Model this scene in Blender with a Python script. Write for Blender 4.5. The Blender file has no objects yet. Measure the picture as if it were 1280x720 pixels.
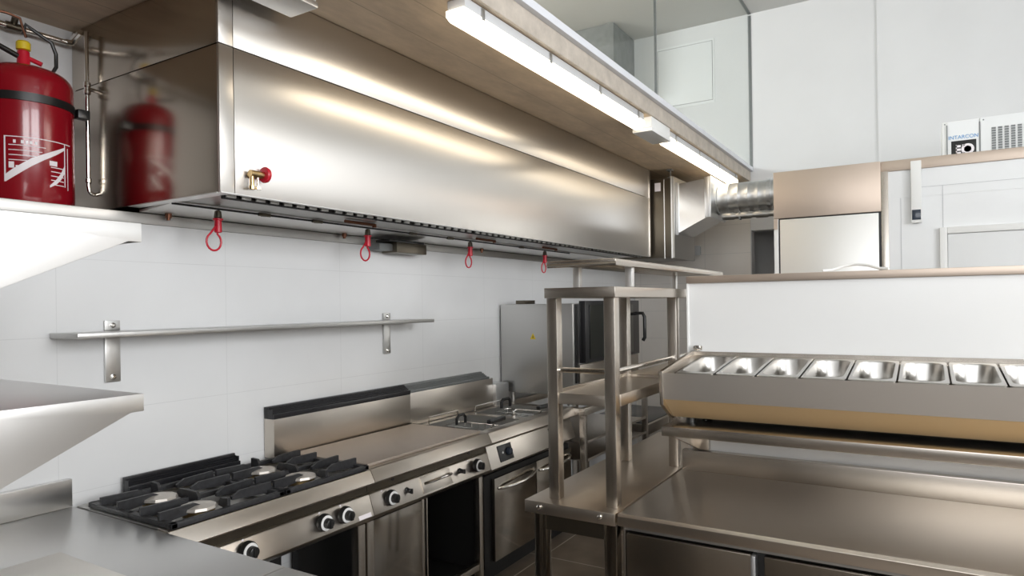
import bpy, bmesh, math, random
from mathutils import Vector, Matrix
random.seed(7)
S = bpy.context.scene
COL = S.collection
R = math.radians

# ------------------------------------------------------------------ materials
def new_mat(name):
    m = bpy.data.materials.new(name); m.use_nodes = True
    nt = m.node_tree
    return m, nt, nt.nodes['Principled BSDF']

def N(nt, typ, **kw):
    n = nt.nodes.new(typ)
    for k, v in kw.items():
        setattr(n, k, v)
    return n

def plain(name, col, rough=0.5, metal=0.0, spec=0.5, noise=0.0, scale=20.0, bump=0.0, coat=0.0):
    m, nt, p = new_mat(name)
    p.inputs['Base Color'].default_value = (*col, 1)
    p.inputs['Roughness'].default_value = rough
    p.inputs['Metallic'].default_value = metal
    p.inputs['Specular IOR Level'].default_value = spec
    p.inputs['Coat Weight'].default_value = coat
    if noise or bump:
        tc = N(nt, 'ShaderNodeTexCoord'); nz = N(nt, 'ShaderNodeTexNoise')
        nz.inputs['Scale'].default_value = scale; nz.inputs['Detail'].default_value = 5
        nt.links.new(tc.outputs['Object'], nz.inputs['Vector'])
        if noise:
            r = N(nt, 'ShaderNodeValToRGB')
            r.color_ramp.elements[0].position = .3; r.color_ramp.elements[1].position = .7
            r.color_ramp.elements[0].color = (*[c * (1 - noise) for c in col], 1)
            r.color_ramp.elements[1].color = (*[min(1, c * (1 + noise)) for c in col], 1)
            nt.links.new(nz.outputs['Fac'], r.inputs['Fac'])
            nt.links.new(r.outputs['Color'], p.inputs['Base Color'])
        if bump:
            b = N(nt, 'ShaderNodeBump'); b.inputs['Strength'].default_value = bump
            b.inputs['Distance'].default_value = .004
            nt.links.new(nz.outputs['Fac'], b.inputs['Height'])
            nt.links.new(b.outputs['Normal'], p.inputs['Normal'])
    return m

def steel(name, col=(.60, .55, .49), rough=.27, grain=(4, 60, 60), var=.004, bump=.0, aniso=0.0):
    """brushed stainless steel: grain = noise scale per object axis (low = along the brushing)"""
    m, nt, p = new_mat(name)
    p.inputs['Metallic'].default_value = 1
    tc = N(nt, 'ShaderNodeTexCoord'); mp = N(nt, 'ShaderNodeMapping')
    mp.inputs['Scale'].default_value = grain
    nz = N(nt, 'ShaderNodeTexNoise'); nz.inputs['Scale'].default_value = 2.5; nz.inputs['Detail'].default_value = 2
    nt.links.new(tc.outputs['Object'], mp.inputs['Vector']); nt.links.new(mp.outputs['Vector'], nz.inputs['Vector'])
    nz2 = N(nt, 'ShaderNodeTexNoise'); nz2.inputs['Scale'].default_value = 3.0; nz2.inputs['Detail'].default_value = 3
    nt.links.new(tc.outputs['Object'], nz2.inputs['Vector'])
    ad = N(nt, 'ShaderNodeMath', operation='ADD')
    nt.links.new(nz.outputs['Fac'], ad.inputs[0]); nt.links.new(nz2.outputs['Fac'], ad.inputs[1])
    mr = N(nt, 'ShaderNodeMapRange')
    mr.inputs['From Min'].default_value = .25; mr.inputs['From Max'].default_value = .75
    mr.inputs['To Min'].default_value = rough - var * .6; mr.inputs['To Max'].default_value = rough + var * .6
    nt.links.new(nz2.outputs['Fac'], mr.inputs['Value']); nt.links.new(mr.outputs['Result'], p.inputs['Roughness'])
    r = N(nt, 'ShaderNodeValToRGB')
    r.color_ramp.elements[0].position = .3; r.color_ramp.elements[1].position = .7
    r.color_ramp.elements[0].color = (*[c * .995 for c in col], 1); r.color_ramp.elements[1].color = (*[min(1, c * 1.005) for c in col], 1)
    nt.links.new(nz2.outputs['Fac'], r.inputs['Fac']); nt.links.new(r.outputs['Color'], p.inputs['Base Color'])
    if aniso:
        p.inputs['Anisotropic'].default_value = aniso
        tg = N(nt, 'ShaderNodeTangent', direction_type='RADIAL', axis='Z'); nt.links.new(tg.outputs[0], p.inputs['Tangent'])
    if bump:
        b = N(nt, 'ShaderNodeBump'); b.inputs['Strength'].default_value = bump; b.inputs['Distance'].default_value = .002
        nt.links.new(nz2.outputs['Fac'], b.inputs['Height']); nt.links.new(b.outputs['Normal'], p.inputs['Normal'])
    return m

def emit(name, col, strength):
    m, nt, p = new_mat(name)
    p.inputs['Base Color'].default_value = (.9, .9, .88, 1)
    p.inputs['Emission Color'].default_value = (*col, 1); p.inputs['Emission Strength'].default_value = strength
    return m

STEEL = steel('steel_brushed_along', grain=(2.5, 70, 70), rough=.28)
STEEL_Y = steel('steel_brushed_across', grain=(70, 2.5, 70), rough=.27)
STEEL_Z = steel('steel_brushed_upright', grain=(70, 70, 2.5), rough=.27)
STEEL_HOOD = steel('steel_hood', col=(.62, .59, .55), grain=(3, 60, 60), rough=.29, var=.004, aniso=.75)
STEEL_DULL = steel('steel_dull', col=(.45, .44, .42), rough=.42)
STEEL_MIRROR = steel('steel_polished', col=(.40, .365, .32), rough=.13, var=.004)
STEEL_TOP = steel('steel_worktop', col=(.68, .61, .53), grain=(70, 2.5, 70), rough=.29, var=.004)
STEEL_GREY = steel('steel_worktop_grey', col=(.66, .655, .645), grain=(60, 3, 60), rough=.30, var=.004)
GALV = steel('galvanised_sheet', col=(.66, .67, .67), grain=(9, 9, 9), rough=.42, var=.05)
STEEL_N = steel('steel_neutral', col=(.58, .575, .56), grain=(3, 60, 60), rough=.32)
STEEL_PALE = steel('steel_pale', col=(.80, .79, .77), grain=(3, 60, 60), rough=.45)
STEEL_WARM = steel('steel_film', col=(.60, .50, .42), grain=(70, 2.5, 70), rough=.42)
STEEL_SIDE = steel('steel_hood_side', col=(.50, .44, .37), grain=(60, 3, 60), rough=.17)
HOPPER = steel('hopper_sheet', col=(.66, .67, .68), grain=(9, 9, 9), rough=.22, var=.08, bump=.25)
CHROME = plain('chrome', (.8, .78, .74), .12, 1)
ALU = plain('aluminium', (.72, .73, .74), .35, 1)
BRASS = plain('brass', (.55, .40, .20), .3, 1)
BLACK = plain('black_plastic', (.012, .012, .012), .35)
IRON = plain('cast_iron', (.022, .022, .024), .5, 0, .5, noise=.3, scale=60, bump=.15)
ENAMEL = plain('black_enamel', (.015, .015, .017), .25)
DARK = plain('dark_inside', (.012, .011, .010), .6)
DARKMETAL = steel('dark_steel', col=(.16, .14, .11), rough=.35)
GREYM = plain('grey_metal', (.22, .23, .23), .45, .6)
RED = plain('red_paint', (.25, .004, .011), .22, 0, .5, coat=.4)
REDP = plain('red_plastic', (.55, .01, .03), .35)
YEL = plain('yellow_plastic', (.75, .55, .02), .4)
WHITE = plain('white_paint', (.715, .715, .715), .55, noise=.02, scale=2)
WHITEP = plain('white_plastic', (.82, .82, .80), .35)
WPANEL = plain('white_panel', (.80, .81, .81), .3, noise=.015, scale=3)
CEIL = plain('ceiling_paint', (.60, .60, .585), .8, noise=.02, scale=2)
BOARD = plain('white_board', (.86, .84, .80), .5, noise=.02, scale=8)
GREYP = plain('grey_plastic', (.55, .56, .57), .45)
LABELW = plain('label_white', (.85, .80, .82), .5)
BLUE = plain('blue_print', (.10, .32, .62), .5)
SCREEN = plain('dark_screen', (.03, .04, .06), .12)
GLASSD = plain('dark_oven_glass', (.012, .014, .012), .06, 0, .6)
GRIDDLE = steel('griddle_plate', col=(.60, .52, .45), grain=(4, 14, 10), rough=.48, var=.1)
COPPER = plain('copper', (.24, .11, .07), .4, 1)
LED = emit('led_diffuser', (1.0, .86, .66), 4.6)

def vinyl():
    m, nt, p = new_mat('white_glazed_wall')
    p.inputs['Base Color'].default_value = (.80, .80, .79, 1); p.inputs['Roughness'].default_value = .16
    return m
VINYL = vinyl()

def tile_mat(name, col, grout, sx, sz, plane, ox, oz, width, rough, noise=.03, nscale=2.0, spec=.5):
    """stacked rectangular tiles with grout lines; plane 'xz' or 'xy' in world metres"""
    m, nt, p = new_mat(name)
    g = N(nt, 'ShaderNodeNewGeometry'); sp = N(nt, 'ShaderNodeSeparateXYZ')
    nt.links.new(g.outputs['Position'], sp.inputs[0])
    outs = []
    for ax, off, size in ((plane[0], ox, sx), (plane[1], oz, sz)):
        a = N(nt, 'ShaderNodeMath', operation='SUBTRACT'); a.inputs[1].default_value = off - 50 * size
        nt.links.new(sp.outputs[ax.upper()], a.inputs[0])
        d = N(nt, 'ShaderNodeMath', operation='MODULO'); d.inputs[1].default_value = size
        nt.links.new(a.outputs[0], d.inputs[0])
        c = N(nt, 'ShaderNodeMath', operation='LESS_THAN'); c.inputs[1].default_value = width
        nt.links.new(d.outputs[0], c.inputs[0]); outs.append(c)
    mx = N(nt, 'ShaderNodeMath', operation='MAXIMUM')
    nt.links.new(outs[0].outputs[0], mx.inputs[0]); nt.links.new(outs[1].outputs[0], mx.inputs[1])
    nz = N(nt, 'ShaderNodeTexNoise'); nz.inputs['Scale'].default_value = nscale; nz.inputs['Detail'].default_value = 6
    nt.links.new(g.outputs['Position'], nz.inputs['Vector'])
    r = N(nt, 'ShaderNodeValToRGB')
    r.color_ramp.elements[0].position = .3; r.color_ramp.elements[1].position = .7
    r.color_ramp.elements[0].color = (*[c * (1 - noise) for c in col], 1); r.color_ramp.elements[1].color = (*[min(1, c * (1 + noise)) for c in col], 1)
    nt.links.new(nz.outputs['Fac'], r.inputs['Fac'])
    mix = N(nt, 'ShaderNodeMix', data_type='RGBA')
    nt.links.new(mx.outputs[0], mix.inputs['Factor']); nt.links.new(r.outputs['Color'], mix.inputs['A'])
    mix.inputs['B'].default_value = (*grout, 1)
    nt.links.new(mix.outputs['Result'], p.inputs['Base Color'])
    p.inputs['Roughness'].default_value = rough; p.inputs['Specular IOR Level'].default_value = spec
    return m
TILE = tile_mat('white_wall_tile', (.74, .745, .745), (.66, .665, .665), .70, .29, 'xz', 1.23, 1.49, .0028, .22)
TILE_WARM_LIT = tile_mat('wall_tile_warm_lit', (.78, .74, .69), (.62, .6, .57), .70, .29, 'yz', 1.23, 1.49, .004, .22)  # white tile tinted beige: warm strip light put into the colour
FLOOR = tile_mat('brown_floor_tile', (.15, .118, .09), (.50, .44, .37), .60, .60, 'xy', 3.72, 2.063, .007, .33, noise=.28, nscale=4)

def concrete(name, col, board=True):
    m, nt, p = new_mat(name)
    g = N(nt, 'ShaderNodeNewGeometry'); mp = N(nt, 'ShaderNodeMapping'); mp.inputs['Scale'].default_value = (1.1, 3.2, 3.2) if board else (3, 3, 3)
    nt.links.new(g.outputs['Position'], mp.inputs['Vector'])
    nz = N(nt, 'ShaderNodeTexNoise'); nz.inputs['Scale'].default_value = 3.2; nz.inputs['Detail'].default_value = 8; nz.inputs['Roughness'].default_value = .65
    nt.links.new(mp.outputs['Vector'], nz.inputs['Vector'])
    r = N(nt, 'ShaderNodeValToRGB')
    r.color_ramp.elements[0].position = .3; r.color_ramp.elements[1].position = .72
    r.color_ramp.elements[0].color = (*[c * .80 for c in col], 1); r.color_ramp.elements[1].color = (*[min(1, c * 1.15) for c in col], 1)
    nt.links.new(nz.outputs['Fac'], r.inputs['Fac'])
    out = r.outputs['Color']
    if board:
        sp = N(nt, 'ShaderNodeSeparateXYZ'); nt.links.new(g.outputs['Position'], sp.inputs[0])
        d = N(nt, 'ShaderNodeMath', operation='MODULO'); d.inputs[1].default_value = .21
        nt.links.new(sp.outputs['Y'], d.inputs[0])
        c = N(nt, 'ShaderNodeMath', operation='LESS_THAN'); c.inputs[1].default_value = .006
        nt.links.new(d.outputs[0], c.inputs[0])
        mix = N(nt, 'ShaderNodeMix', data_type='RGBA'); nt.links.new(c.outputs[0], mix.inputs['Factor'])
        nt.links.new(out, mix.inputs['A']); mix.inputs['B'].default_value = (*[x * .7 for x in col], 1)
        out = mix.outputs['Result']
    nt.links.new(out, p.inputs['Base Color']); p.inputs['Roughness'].default_value = .75
    b = N(nt, 'ShaderNodeBump'); b.inputs['Strength'].default_value = .25; b.inputs['Distance'].default_value = .01
    nt.links.new(nz.outputs['Fac'], b.inputs['Height']); nt.links.new(b.outputs['Normal'], p.inputs['Normal'])
    return m
SLAB = concrete('board_formed_concrete', (.58, .47, .35))
PILLAR = concrete('grey_concrete', (.22, .225, .215), False)
SLABE = concrete('grey_brown_concrete', (.52, .465, .40), False)

def pane_glass():
    m, nt, p = new_mat('pane_glass')
    nt.nodes.remove(p)
    o = nt.nodes['Material Output']
    t = N(nt, 'ShaderNodeBsdfTransparent'); t.inputs['Color'].default_value = (.925, .95, .942, 1)
    gl = N(nt, 'ShaderNodeBsdfGlossy'); gl.inputs['Roughness'].default_value = .02
    fr = N(nt, 'ShaderNodeFresnel'); fr.inputs['IOR'].default_value = 1.22
    mx = N(nt, 'ShaderNodeMixShader')
    ge = N(nt, 'ShaderNodeNewGeometry'); iv = N(nt, 'ShaderNodeMath', operation='SUBTRACT'); iv.inputs[0].default_value = 1
    nt.links.new(ge.outputs['Backfacing'], iv.inputs[1]); mu = N(nt, 'ShaderNodeMath', operation='MULTIPLY')
    nt.links.new(fr.outputs[0], mu.inputs[0]); nt.links.new(iv.outputs[0], mu.inputs[1]); nt.links.new(mu.outputs[0], mx.inputs[0]); nt.links.new(t.outputs[0], mx.inputs[1]); nt.links.new(gl.outputs[0], mx.inputs[2])
    nt.links.new(mx.outputs[0], o.inputs['Surface'])
    return m
PANE = pane_glass()

# ------------------------------------------------------------------ mesh building
class M:
    def __init__(self):
        self.v = []; self.f = []
    def add(self, vs, fs):
        o = len(self.v); self.v += [tuple(x) for x in vs]; self.f += [tuple(i + o for i in f) for f in fs]; return self
    def box(self, x0, x1, y0, y1, z0, z1, b=0.0):
        if b <= 0:
            vs = [(x, y, z) for x in (x0, x1) for y in (y0, y1) for z in (z0, z1)]
            return self.add(vs, [(0, 1, 3, 2), (4, 6, 7, 5), (0, 4, 5, 1), (2, 3, 7, 6), (0, 2, 6, 4), (1, 5, 7, 3)])
        bm = bmesh.new(); bmesh.ops.create_cube(bm, size=1)
        bmesh.ops.scale(bm, vec=(x1 - x0, y1 - y0, z1 - z0), verts=bm.verts)
        bmesh.ops.translate(bm, vec=((x0 + x1) / 2, (y0 + y1) / 2, (z0 + z1) / 2), verts=bm.verts)
        bmesh.ops.bevel(bm, geom=bm.edges[:], offset=min(b, .45 * min(x1 - x0, y1 - y0, z1 - z0)), segments=2, affect='EDGES', profile=.6)
        return self._bm(bm)
    def _bm(self, bm):
        bm.verts.index_update()
        vs = [v.co[:] for v in bm.verts]; fs = [[v.index for v in f.verts] for f in bm.faces]; bm.free()
        return self.add(vs, fs)
    def prism(self, axis, poly, a0, a1, b=0.0):
        """extrude a 2-D outline along an axis; outline coords are the two other axes in order"""
        def P(u, w, a):
            return {'x': (a, u, w), 'y': (u, a, w), 'z': (u, w, a)}[axis]
        n = len(poly)
        vs = [P(u, w, a0) for u, w in poly] + [P(u, w, a1) for u, w in poly]
        fs = [tuple(range(n)), tuple(range(2 * n - 1, n - 1, -1))] + [(i, i + n, (i + 1) % n + n, (i + 1) % n) for i in range(n)]
        bm = bmesh.new(); bv = [bm.verts.new(v) for v in vs]
        for f in fs: bm.faces.new([bv[i] for i in f])
        bmesh.ops.recalc_face_normals(bm, faces=bm.faces)
        if b: bmesh.ops.bevel(bm, geom=bm.edges[:], offset=b, segments=2, affect='EDGES', profile=.6)
        return self._bm(bm)
    def hexa(self, a, b):
        """solid between two quads a and b (4 points each, same winding)"""
        bm = bmesh.new(); bv = [bm.verts.new(v) for v in list(a) + list(b)]
        for f in [(0, 1, 2, 3), (7, 6, 5, 4)] + [(i, i + 4, (i + 1) % 4 + 4, (i + 1) % 4) for i in range(4)]:
            bm.faces.new([bv[i] for i in f])
        bmesh.ops.recalc_face_normals(bm, faces=bm.faces)
        return self._bm(bm)
    def cyl(self, p0, p1, r0, r1=None, seg=24):
        return self.tube([p0, p1], [r0, r0 if r1 is None else r1], seg)
    def tube(self, pts, r, seg=10, closed=False):
        pts = [Vector(p) for p in pts]; n = len(pts)
        rr = r if isinstance(r, (list, tuple)) else [r] * n
        def tan(i):
            if closed: return (pts[(i + 1) % n] - pts[i - 1]).normalized()
            if i == 0: return (pts[1] - pts[0]).normalized()
            if i == n - 1: return (pts[-1] - pts[-2]).normalized()
            return ((pts[i + 1] - pts[i]).normalized() + (pts[i] - pts[i - 1]).normalized()).normalized()
        t = tan(0); u = t.orthogonal().normalized(); vs = []; fs = []
        for i in range(n):
            t2 = tan(i); q = t.rotation_difference(t2); u = (q @ u); u = (u - t2 * u.dot(t2)).normalized(); w = t2.cross(u); t = t2
            k = 1.0
            if 0 < i < n - 1:
                c = max(.5, (pts[i + 1] - pts[i]).normalized().dot(t2)); k = 1 / c
            for s in range(seg):
                a = 2 * math.pi * s / seg
                vs.append(pts[i] + (u * math.cos(a) + w * math.sin(a)) * rr[i] * (k if False else 1))
        m = n if closed else n - 1
        for i in range(m):
            j = (i + 1) % n
            for s in range(seg):
                s2 = (s + 1) % seg
                fs.append((i * seg + s, i * seg + s2, j * seg + s2, j * seg + s))
        if not closed:
            fs.append(tuple(range(seg - 1, -1, -1))); fs.append(tuple((n - 1) * seg + s for s in range(seg)))
        return self.add(vs, fs)
    def lathe(self, prof, c, seg=32, axis='z', a0=0.0):
        """revolve [(radius, height)] about an axis through c"""
        vs = []; fs = []; n = len(prof); c = Vector(c)
        for r_, h in prof:
            for s in range(seg):
                a = 2 * math.pi * s / seg + a0; x, y = r_ * math.cos(a), r_ * math.sin(a)
                d = {'z': (x, y, h), 'y': (x, h, y), 'x': (h, x, y)}[axis]
                vs.append(c + Vector(d))
        for i in range(n - 1):
            for s in range(seg):
                s2 = (s + 1) % seg; fs.append((i * seg + s, i * seg + s2, (i + 1) * seg + s2, (i + 1) * seg + s))
        fs.append(tuple(range(seg - 1, -1, -1))); fs.append(tuple((n - 1) * seg + s for s in range(seg)))
        return self.add(vs, fs)

def arc(c, r, a0, a1, n, plane='xz'):
    out = []
    for i in range(n + 1):
        a = R(a0 + (a1 - a0) * i / n); u, w = r * math.cos(a), r * math.sin(a)
        d = {'xz': (u, 0, w), 'yz': (0, u, w), 'xy': (u, w, 0)}[plane]
        out.append((c[0] + d[0], c[1] + d[1], c[2] + d[2]))
    return out

def world_loc(o):
    v = Vector((0, 0, 0))
    while o is not None:
        v += o.location; o = o.parent
    return v

def obj(name, m, mat, parent=None, local=False):
    me = bpy.data.meshes.new(name)
    vs = [Vector(v) for v in m.v]
    if parent is not None:
        off = Vector((0, 0, 0)) if local else world_loc(parent)
    else:
        xs = [v.x for v in vs]; ys = [v.y for v in vs]; zs = [v.z for v in vs]
        off = Vector(((min(xs) + max(xs)) / 2, (min(ys) + max(ys)) / 2, min(zs)))
    me.from_pydata([v - off for v in vs], [], m.f); me.update()
    bm = bmesh.new(); bm.from_mesh(me); bmesh.ops.recalc_face_normals(bm, faces=bm.faces); bm.to_mesh(me); bm.free()
    me.materials.append(mat)
    for p in me.polygons: p.use_smooth = True
    me.set_sharp_from_angle(angle=R(32))
    o = bpy.data.objects.new(name, me); COL.objects.link(o)
    if parent is not None: o.parent = parent
    else: o.location = off
    return o

def tag(o, label, cat, group=None):
    o['label'] = label; o['category'] = cat
    if group: o['group'] = group
    return o

def thing(name, label, cat, loc=(0, 0, 0), group=None):
    o = bpy.data.objects.new(name, None); o.empty_display_size = .1
    o.location = loc; COL.objects.link(o)
    return tag(o, label, cat, group)

def struct(name, m, mat, parent=None):
    o = obj(name, m, mat, parent); o['kind'] = 'structure'
    return o

def dup(root, loc, label):
    r = root.copy(); COL.objects.link(r); r.location = loc; r['label'] = label
    for ch in list(root.children):
        c = ch.copy(); COL.objects.link(c); c.parent = r
        for g in list(ch.children):
            d = g.copy(); COL.objects.link(d); d.parent = c
    return r

def text_mesh(name, body, size, mat, parent, center, xdir, zdir, width=None):
    cu = bpy.data.curves.new(name, 'FONT'); cu.body = body; cu.size = size; cu.extrude = .0008
    cu.align_x = 'CENTER'; cu.align_y = 'CENTER'
    t = bpy.data.objects.new(name, cu); COL.objects.link(t)
    dg = bpy.context.evaluated_depsgraph_get()
    me = bpy.data.meshes.new_from_object(t.evaluated_get(dg))
    COL.objects.unlink(t); bpy.data.objects.remove(t); bpy.data.curves.remove(cu)
    xd, zd = Vector(xdir), Vector(zdir); nd = xd.cross(zd)
    xs = [v.co.x for v in me.vertices]; k = (width / (max(xs) - min(xs))) if width else 1
    off = Vector(center) - (world_loc(parent) if parent else Vector())
    for v in me.vertices:
        v.co = off + xd * v.co.x * k + zd * v.co.y + nd * v.co.z
    me.materials.clear(); me.materials.append(mat)
    o = bpy.data.objects.new(name, me); COL.objects.link(o); o.parent = parent
    return o

# ------------------------------------------------------------------ camera
H = 1.59
yaw, roll, f, cyy = 0.5489878528766972, -0.014025427594698535, 843.66, 380.1
fw = Vector((math.cos(yaw), math.sin(yaw), 0)); rt = Vector((math.sin(yaw), -math.cos(yaw), 0)); up = Vector((0, 0, 1))
r2 = rt * math.cos(roll) + up * math.sin(roll); u2 = -rt * math.sin(roll) + up * math.cos(roll)
cam = bpy.data.cameras.new('camera'); co = bpy.data.objects.new('camera', cam); COL.objects.link(co)
cam.sensor_width = 36; cam.lens = f / 1280 * 36; cam.shift_y = (cyy - 360) / 1280; cam.clip_start = .05
mw = Matrix((r2, u2, -fw)).transposed().to_4x4(); mw.translation = (0, 0, H)
co.matrix_world = mw
S.camera = co

# ------------------------------------------------------------------ setting
YW, YB, XF, XN, YR, ZC, ZS = 2.70, 3.10, 7.0, -3.2, -4.6, 4.45, 2.78
struct('floor', M().box(XN - .1, XF + .8, YR - .1, YB + .1, -.1, 0), FLOOR)
struct('wall_left', M().box(.2, XF, YW, YB - .002, 0, 1.935), TILE)                       # tiled lining behind the cookers
struct('wall_left.001', M().box(.2, XF + .7, YB, YB + .15, 0, ZS), WHITE)
struct('trim_1', M().box(.3, XF, YW - .012, YB - .004, 1.9355, 1.978, .003), STEEL_DULL)   # steel capping of the lining
# far wall with a doorway beside the cold room
fwm = M().box(XF, XF + .15, 1.47, 4.6, 0, ZC).box(XF, XF + .15, YR, 1.0, 0, ZC).box(XF, XF + .15, 1.0, 1.47, 2.29, ZC)
struct('wall_far', fwm, WHITE)
struct('wall_far.001', M().box(XF - .012, XF - .0005, 1.475, YW - .002, 0, 2.775), TILE_WARM_LIT)
struct('wall_far.002', M().box(XF - .03, XF - .0005, YR, .343, 2.3, ZC), WHITE)
struct('wall_far.003', M().box(XF + .7, XF + .8, .6, 2.2, 0, 2.6).box(XF + .15, XF + .7, 1.62, 1.7, 0, 2.6).box(XF + .15, XF + .7, .7, .78, 0, 2.6).box(XF + .15, XF + .7, .7, 1.7, 2.5, 2.6), WHITE)
struct('ceiling', M().box(XN - .1, XF + .15, YR - .1, 4.7, ZC, ZC + .1), CEIL)
# right and near walls with the windows that light the room
RW = [(-2.8, -.4), (.1, 2.5), (4.4, 6.6)]; WZ = (1.7, 3.95)  # last span: made-up window, added to brighten the hood's reflection
wm = M().box(XN, XF, YR - .15, YR, 0, WZ[0]).box(XN, XF, YR - .15, YR, WZ[1], ZC)
xs = [XN] + [v for w in RW for v in w] + [XF]
for i in range(0, len(xs), 2): wm.box(xs[i], xs[i + 1], YR - .15, YR, WZ[0], WZ[1])
struct('wall_right', wm, WHITE)
NW = [(-2.6, .7)]
wm = M().box(XN - .15, XN, YR, 4.6, 0, WZ[0]).box(XN - .15, XN, YR, 4.6, WZ[1], ZC).box(XN - .15, XN, YR, NW[0][0], *WZ).box(XN - .15, XN, NW[0][1], 4.6, *WZ)
struct('wall_near', wm, WHITE)
struct('wall_side', M().box(.15, .30, 1.0, YB, 0, ZS), plain('brown_side_wall', (.16, .135, .11), .6))  # unseen wall; its brown is made up to darken the hood side's reflection
def window(n, axis, a0, a1):
    fr = M(); pa = M(); t = .06
    def bx(m, u0, u1, d0, d1, z0, z1):
        if axis == 'x': m.box(u0, u1, YR + d0, YR + d1, z0, z1)
        else: m.box(XN + d0, XN + d1, u0, u1, z0, z1)
    bx(fr, a0, a0 + t, -.10, -.04, *WZ); bx(fr, a1 - t, a1, -.10, -.04, *WZ)
    bx(fr, a0 + t, a1 - t, -.10, -.04, WZ[0], WZ[0] + t); bx(fr, a0 + t, a1 - t, -.10, -.04, WZ[1] - t, WZ[1])
    mid = (a0 + a1) / 2; bx(fr, mid - .03, mid + .03, -.10, -.04, WZ[0] + t, WZ[1] - t)
    w = struct('window_%d' % n, fr, ALU)
    return w
struct('added_dado_near', M().box(XN + .0005, XN + .012, YR + .02, 4.5, 0, 1.25), plain('added_dado_brown', (.10, .08, .06), .5))  # unseen dark band, added to darken reflections in the steel fronts
struct('added_dado_right', M().box(XN + .02, XF - .05, YR + .0005, YR + .012, 0, 1.25), bpy.data.materials['added_dado_brown'])  # same added band on the right wall, also out of view
window(2, 'x', *RW[0]); window(3, 'x', *RW[1]); window(4, 'x', *RW[2]); window(5, 'y', *NW[0])
# concrete mezzanine slab, its edge, glass above it
struct('ceiling_slab', M().box(XN, XF - .0005, 1.487, 4.6, ZS, 2.875), SLAB)
struct('trim_2', M().box(XN, XF - .002, 1.44, 1.50, 2.8755, 2.915, .003), plain('white_profile', (.74, .76, .80), .4))
struct('trim_7', M().box(XN, XF - .0005, 1.468, 1.486, 2.7785, 2.8752, .003), SLABE)
struct('wall_upper', M().box(XN, .5, 4.6, 4.75, 2.876, ZC).box(4.5, XF, 4.6, 4.75, 2.876, ZC).box(.5, 4.5, 4.6, 4.75, 2.876, 3.25).box(.5, 4.5, 4.6, 4.75, 4.25, ZC), WHITE)
g1 = struct('window_1', M().box(4.204, XF - .008, 1.455, 1.465, 2.9155, ZC - .006), PANE)
struct('window_1.001', M().box(XN + .01, 4.196, 1.455, 1.465, 2.9155, ZC - .006), PANE)
struct('trim_3', M().box(4.196, 4.204, 1.452, 1.468, 2.9155, ZC - .006), GREYM)
struct('trim_4', M().box(XF - .0075, XF - .001, 1.445, 1.475, 2.9155, ZC - .02).box(XN + .01, XF - .001, 1.445, 1.475, ZC - .0055, ZC - .0005), GREYM)
struct('pillar', M().box(6.42, XF - .001, 2.67, 3.30, 2.876, ZC - .001, .012), PILLAR)
# half-height partition with its steel capping
PX = 2.78
struct('wall_partition', M().box(PX, PX + .13, -1.6, .837, 0, 1.665), VINYL)
struct('trim_5', M().box(PX - .012, PX + .142, -1.6, .845, 1.6655, 1.694, .002), STEEL_WARM)
struct('trim_6', M().box(PX - .006, PX + .136, .8375, .846, .99, 1.665, .001), WHITEP)

# hatch on the upper wall
t = thing('access_panel', 'white access hatch set flush in upper wall behind the glass', 'access panel', (XF, 2.11, 3.665))
obj('frame', M().box(XF - .006, XF - .0008, 1.81, 2.43, 3.63, 4.29), WPANEL, t)
obj('hatch_door', M().box(XF - .010, XF - .0065, 1.832, 2.405, 3.662, 4.262, .001), WPANEL, t)
obj('gap', M().box(XF - .0068, XF - .0062, 1.827, 2.410, 3.657, 4.267), GREYM, t)

# ------------------------------------------------------------------ extraction hood
HX0, HX1, HY, HB, HT = 1.487, 5.81, 2.10, 2.0, 2.776
hood = thing('extraction_hood', 'long brushed steel extraction hood above the cooking line', 'extraction hood', ((HX0 + HX1) / 2, 2.6, HB))
SEAM = 2.522
obj('canopy_panel', M().box(1.547, HX1, HY, HY + .012, HB, SEAM - .002, .001), STEEL_HOOD, hood)
obj('plenum_panel', M().box(1.547, HX1, HY, HY + .012, SEAM + .002, HT, .001), STEEL_HOOD, hood)
obj('corner_post', M().box(HX0, 1.544, HY, HY + .012, HB, SEAM - .002, .001).box(HX0, 1.544, HY, HY + .012, SEAM + .002, HT, .001), STEEL_HOOD, hood)
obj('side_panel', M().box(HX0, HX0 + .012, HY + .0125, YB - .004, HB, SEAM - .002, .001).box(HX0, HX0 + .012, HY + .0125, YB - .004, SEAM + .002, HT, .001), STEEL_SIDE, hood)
obj('side_panel', M().box(HX1 - .012, HX1, HY + .0125, YB - .004, HB, HT, .001).box(HX1 - .002, HX1 + .018, HY - .006, HY + .04, HB, HT), STEEL_HOOD, hood)
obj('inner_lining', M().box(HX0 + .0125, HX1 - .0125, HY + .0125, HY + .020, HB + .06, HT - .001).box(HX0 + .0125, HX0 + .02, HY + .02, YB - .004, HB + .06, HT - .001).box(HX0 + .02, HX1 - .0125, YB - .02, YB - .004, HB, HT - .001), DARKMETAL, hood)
obj('bottom_lip', M().box(HX0, HX1, HY - .004, HY + .016, HB - .004, HB - .0005, .001).box(HX0 - .003, HX0 + .045, HY + .0165, YW - .02, HB - .004, HB - .0005, .001), STEEL_PALE, hood)
obj('underside_plate', M().prism('x', [(2.45, 2.000), (2.69, 1.981), (2.69, 1.989), (2.45, 2.008)], HX0 + .05, HX1 - .03), STEEL_PALE, hood)
obj('drip_channel', M().prism('x', [(2.175, 2.006), (2.30, 2.012), (2.44, 2.004), (2.44, 2.02), (2.30, 2.03), (2.175, 2.03)], HX0 + .05, HX1 - .03), STEEL_DULL, hood)
obj('filter_backing', M().box(HX0 + .05, HX1 - .03, 2.160, 2.168, 1.986, 2.05), DARK, hood)
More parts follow.
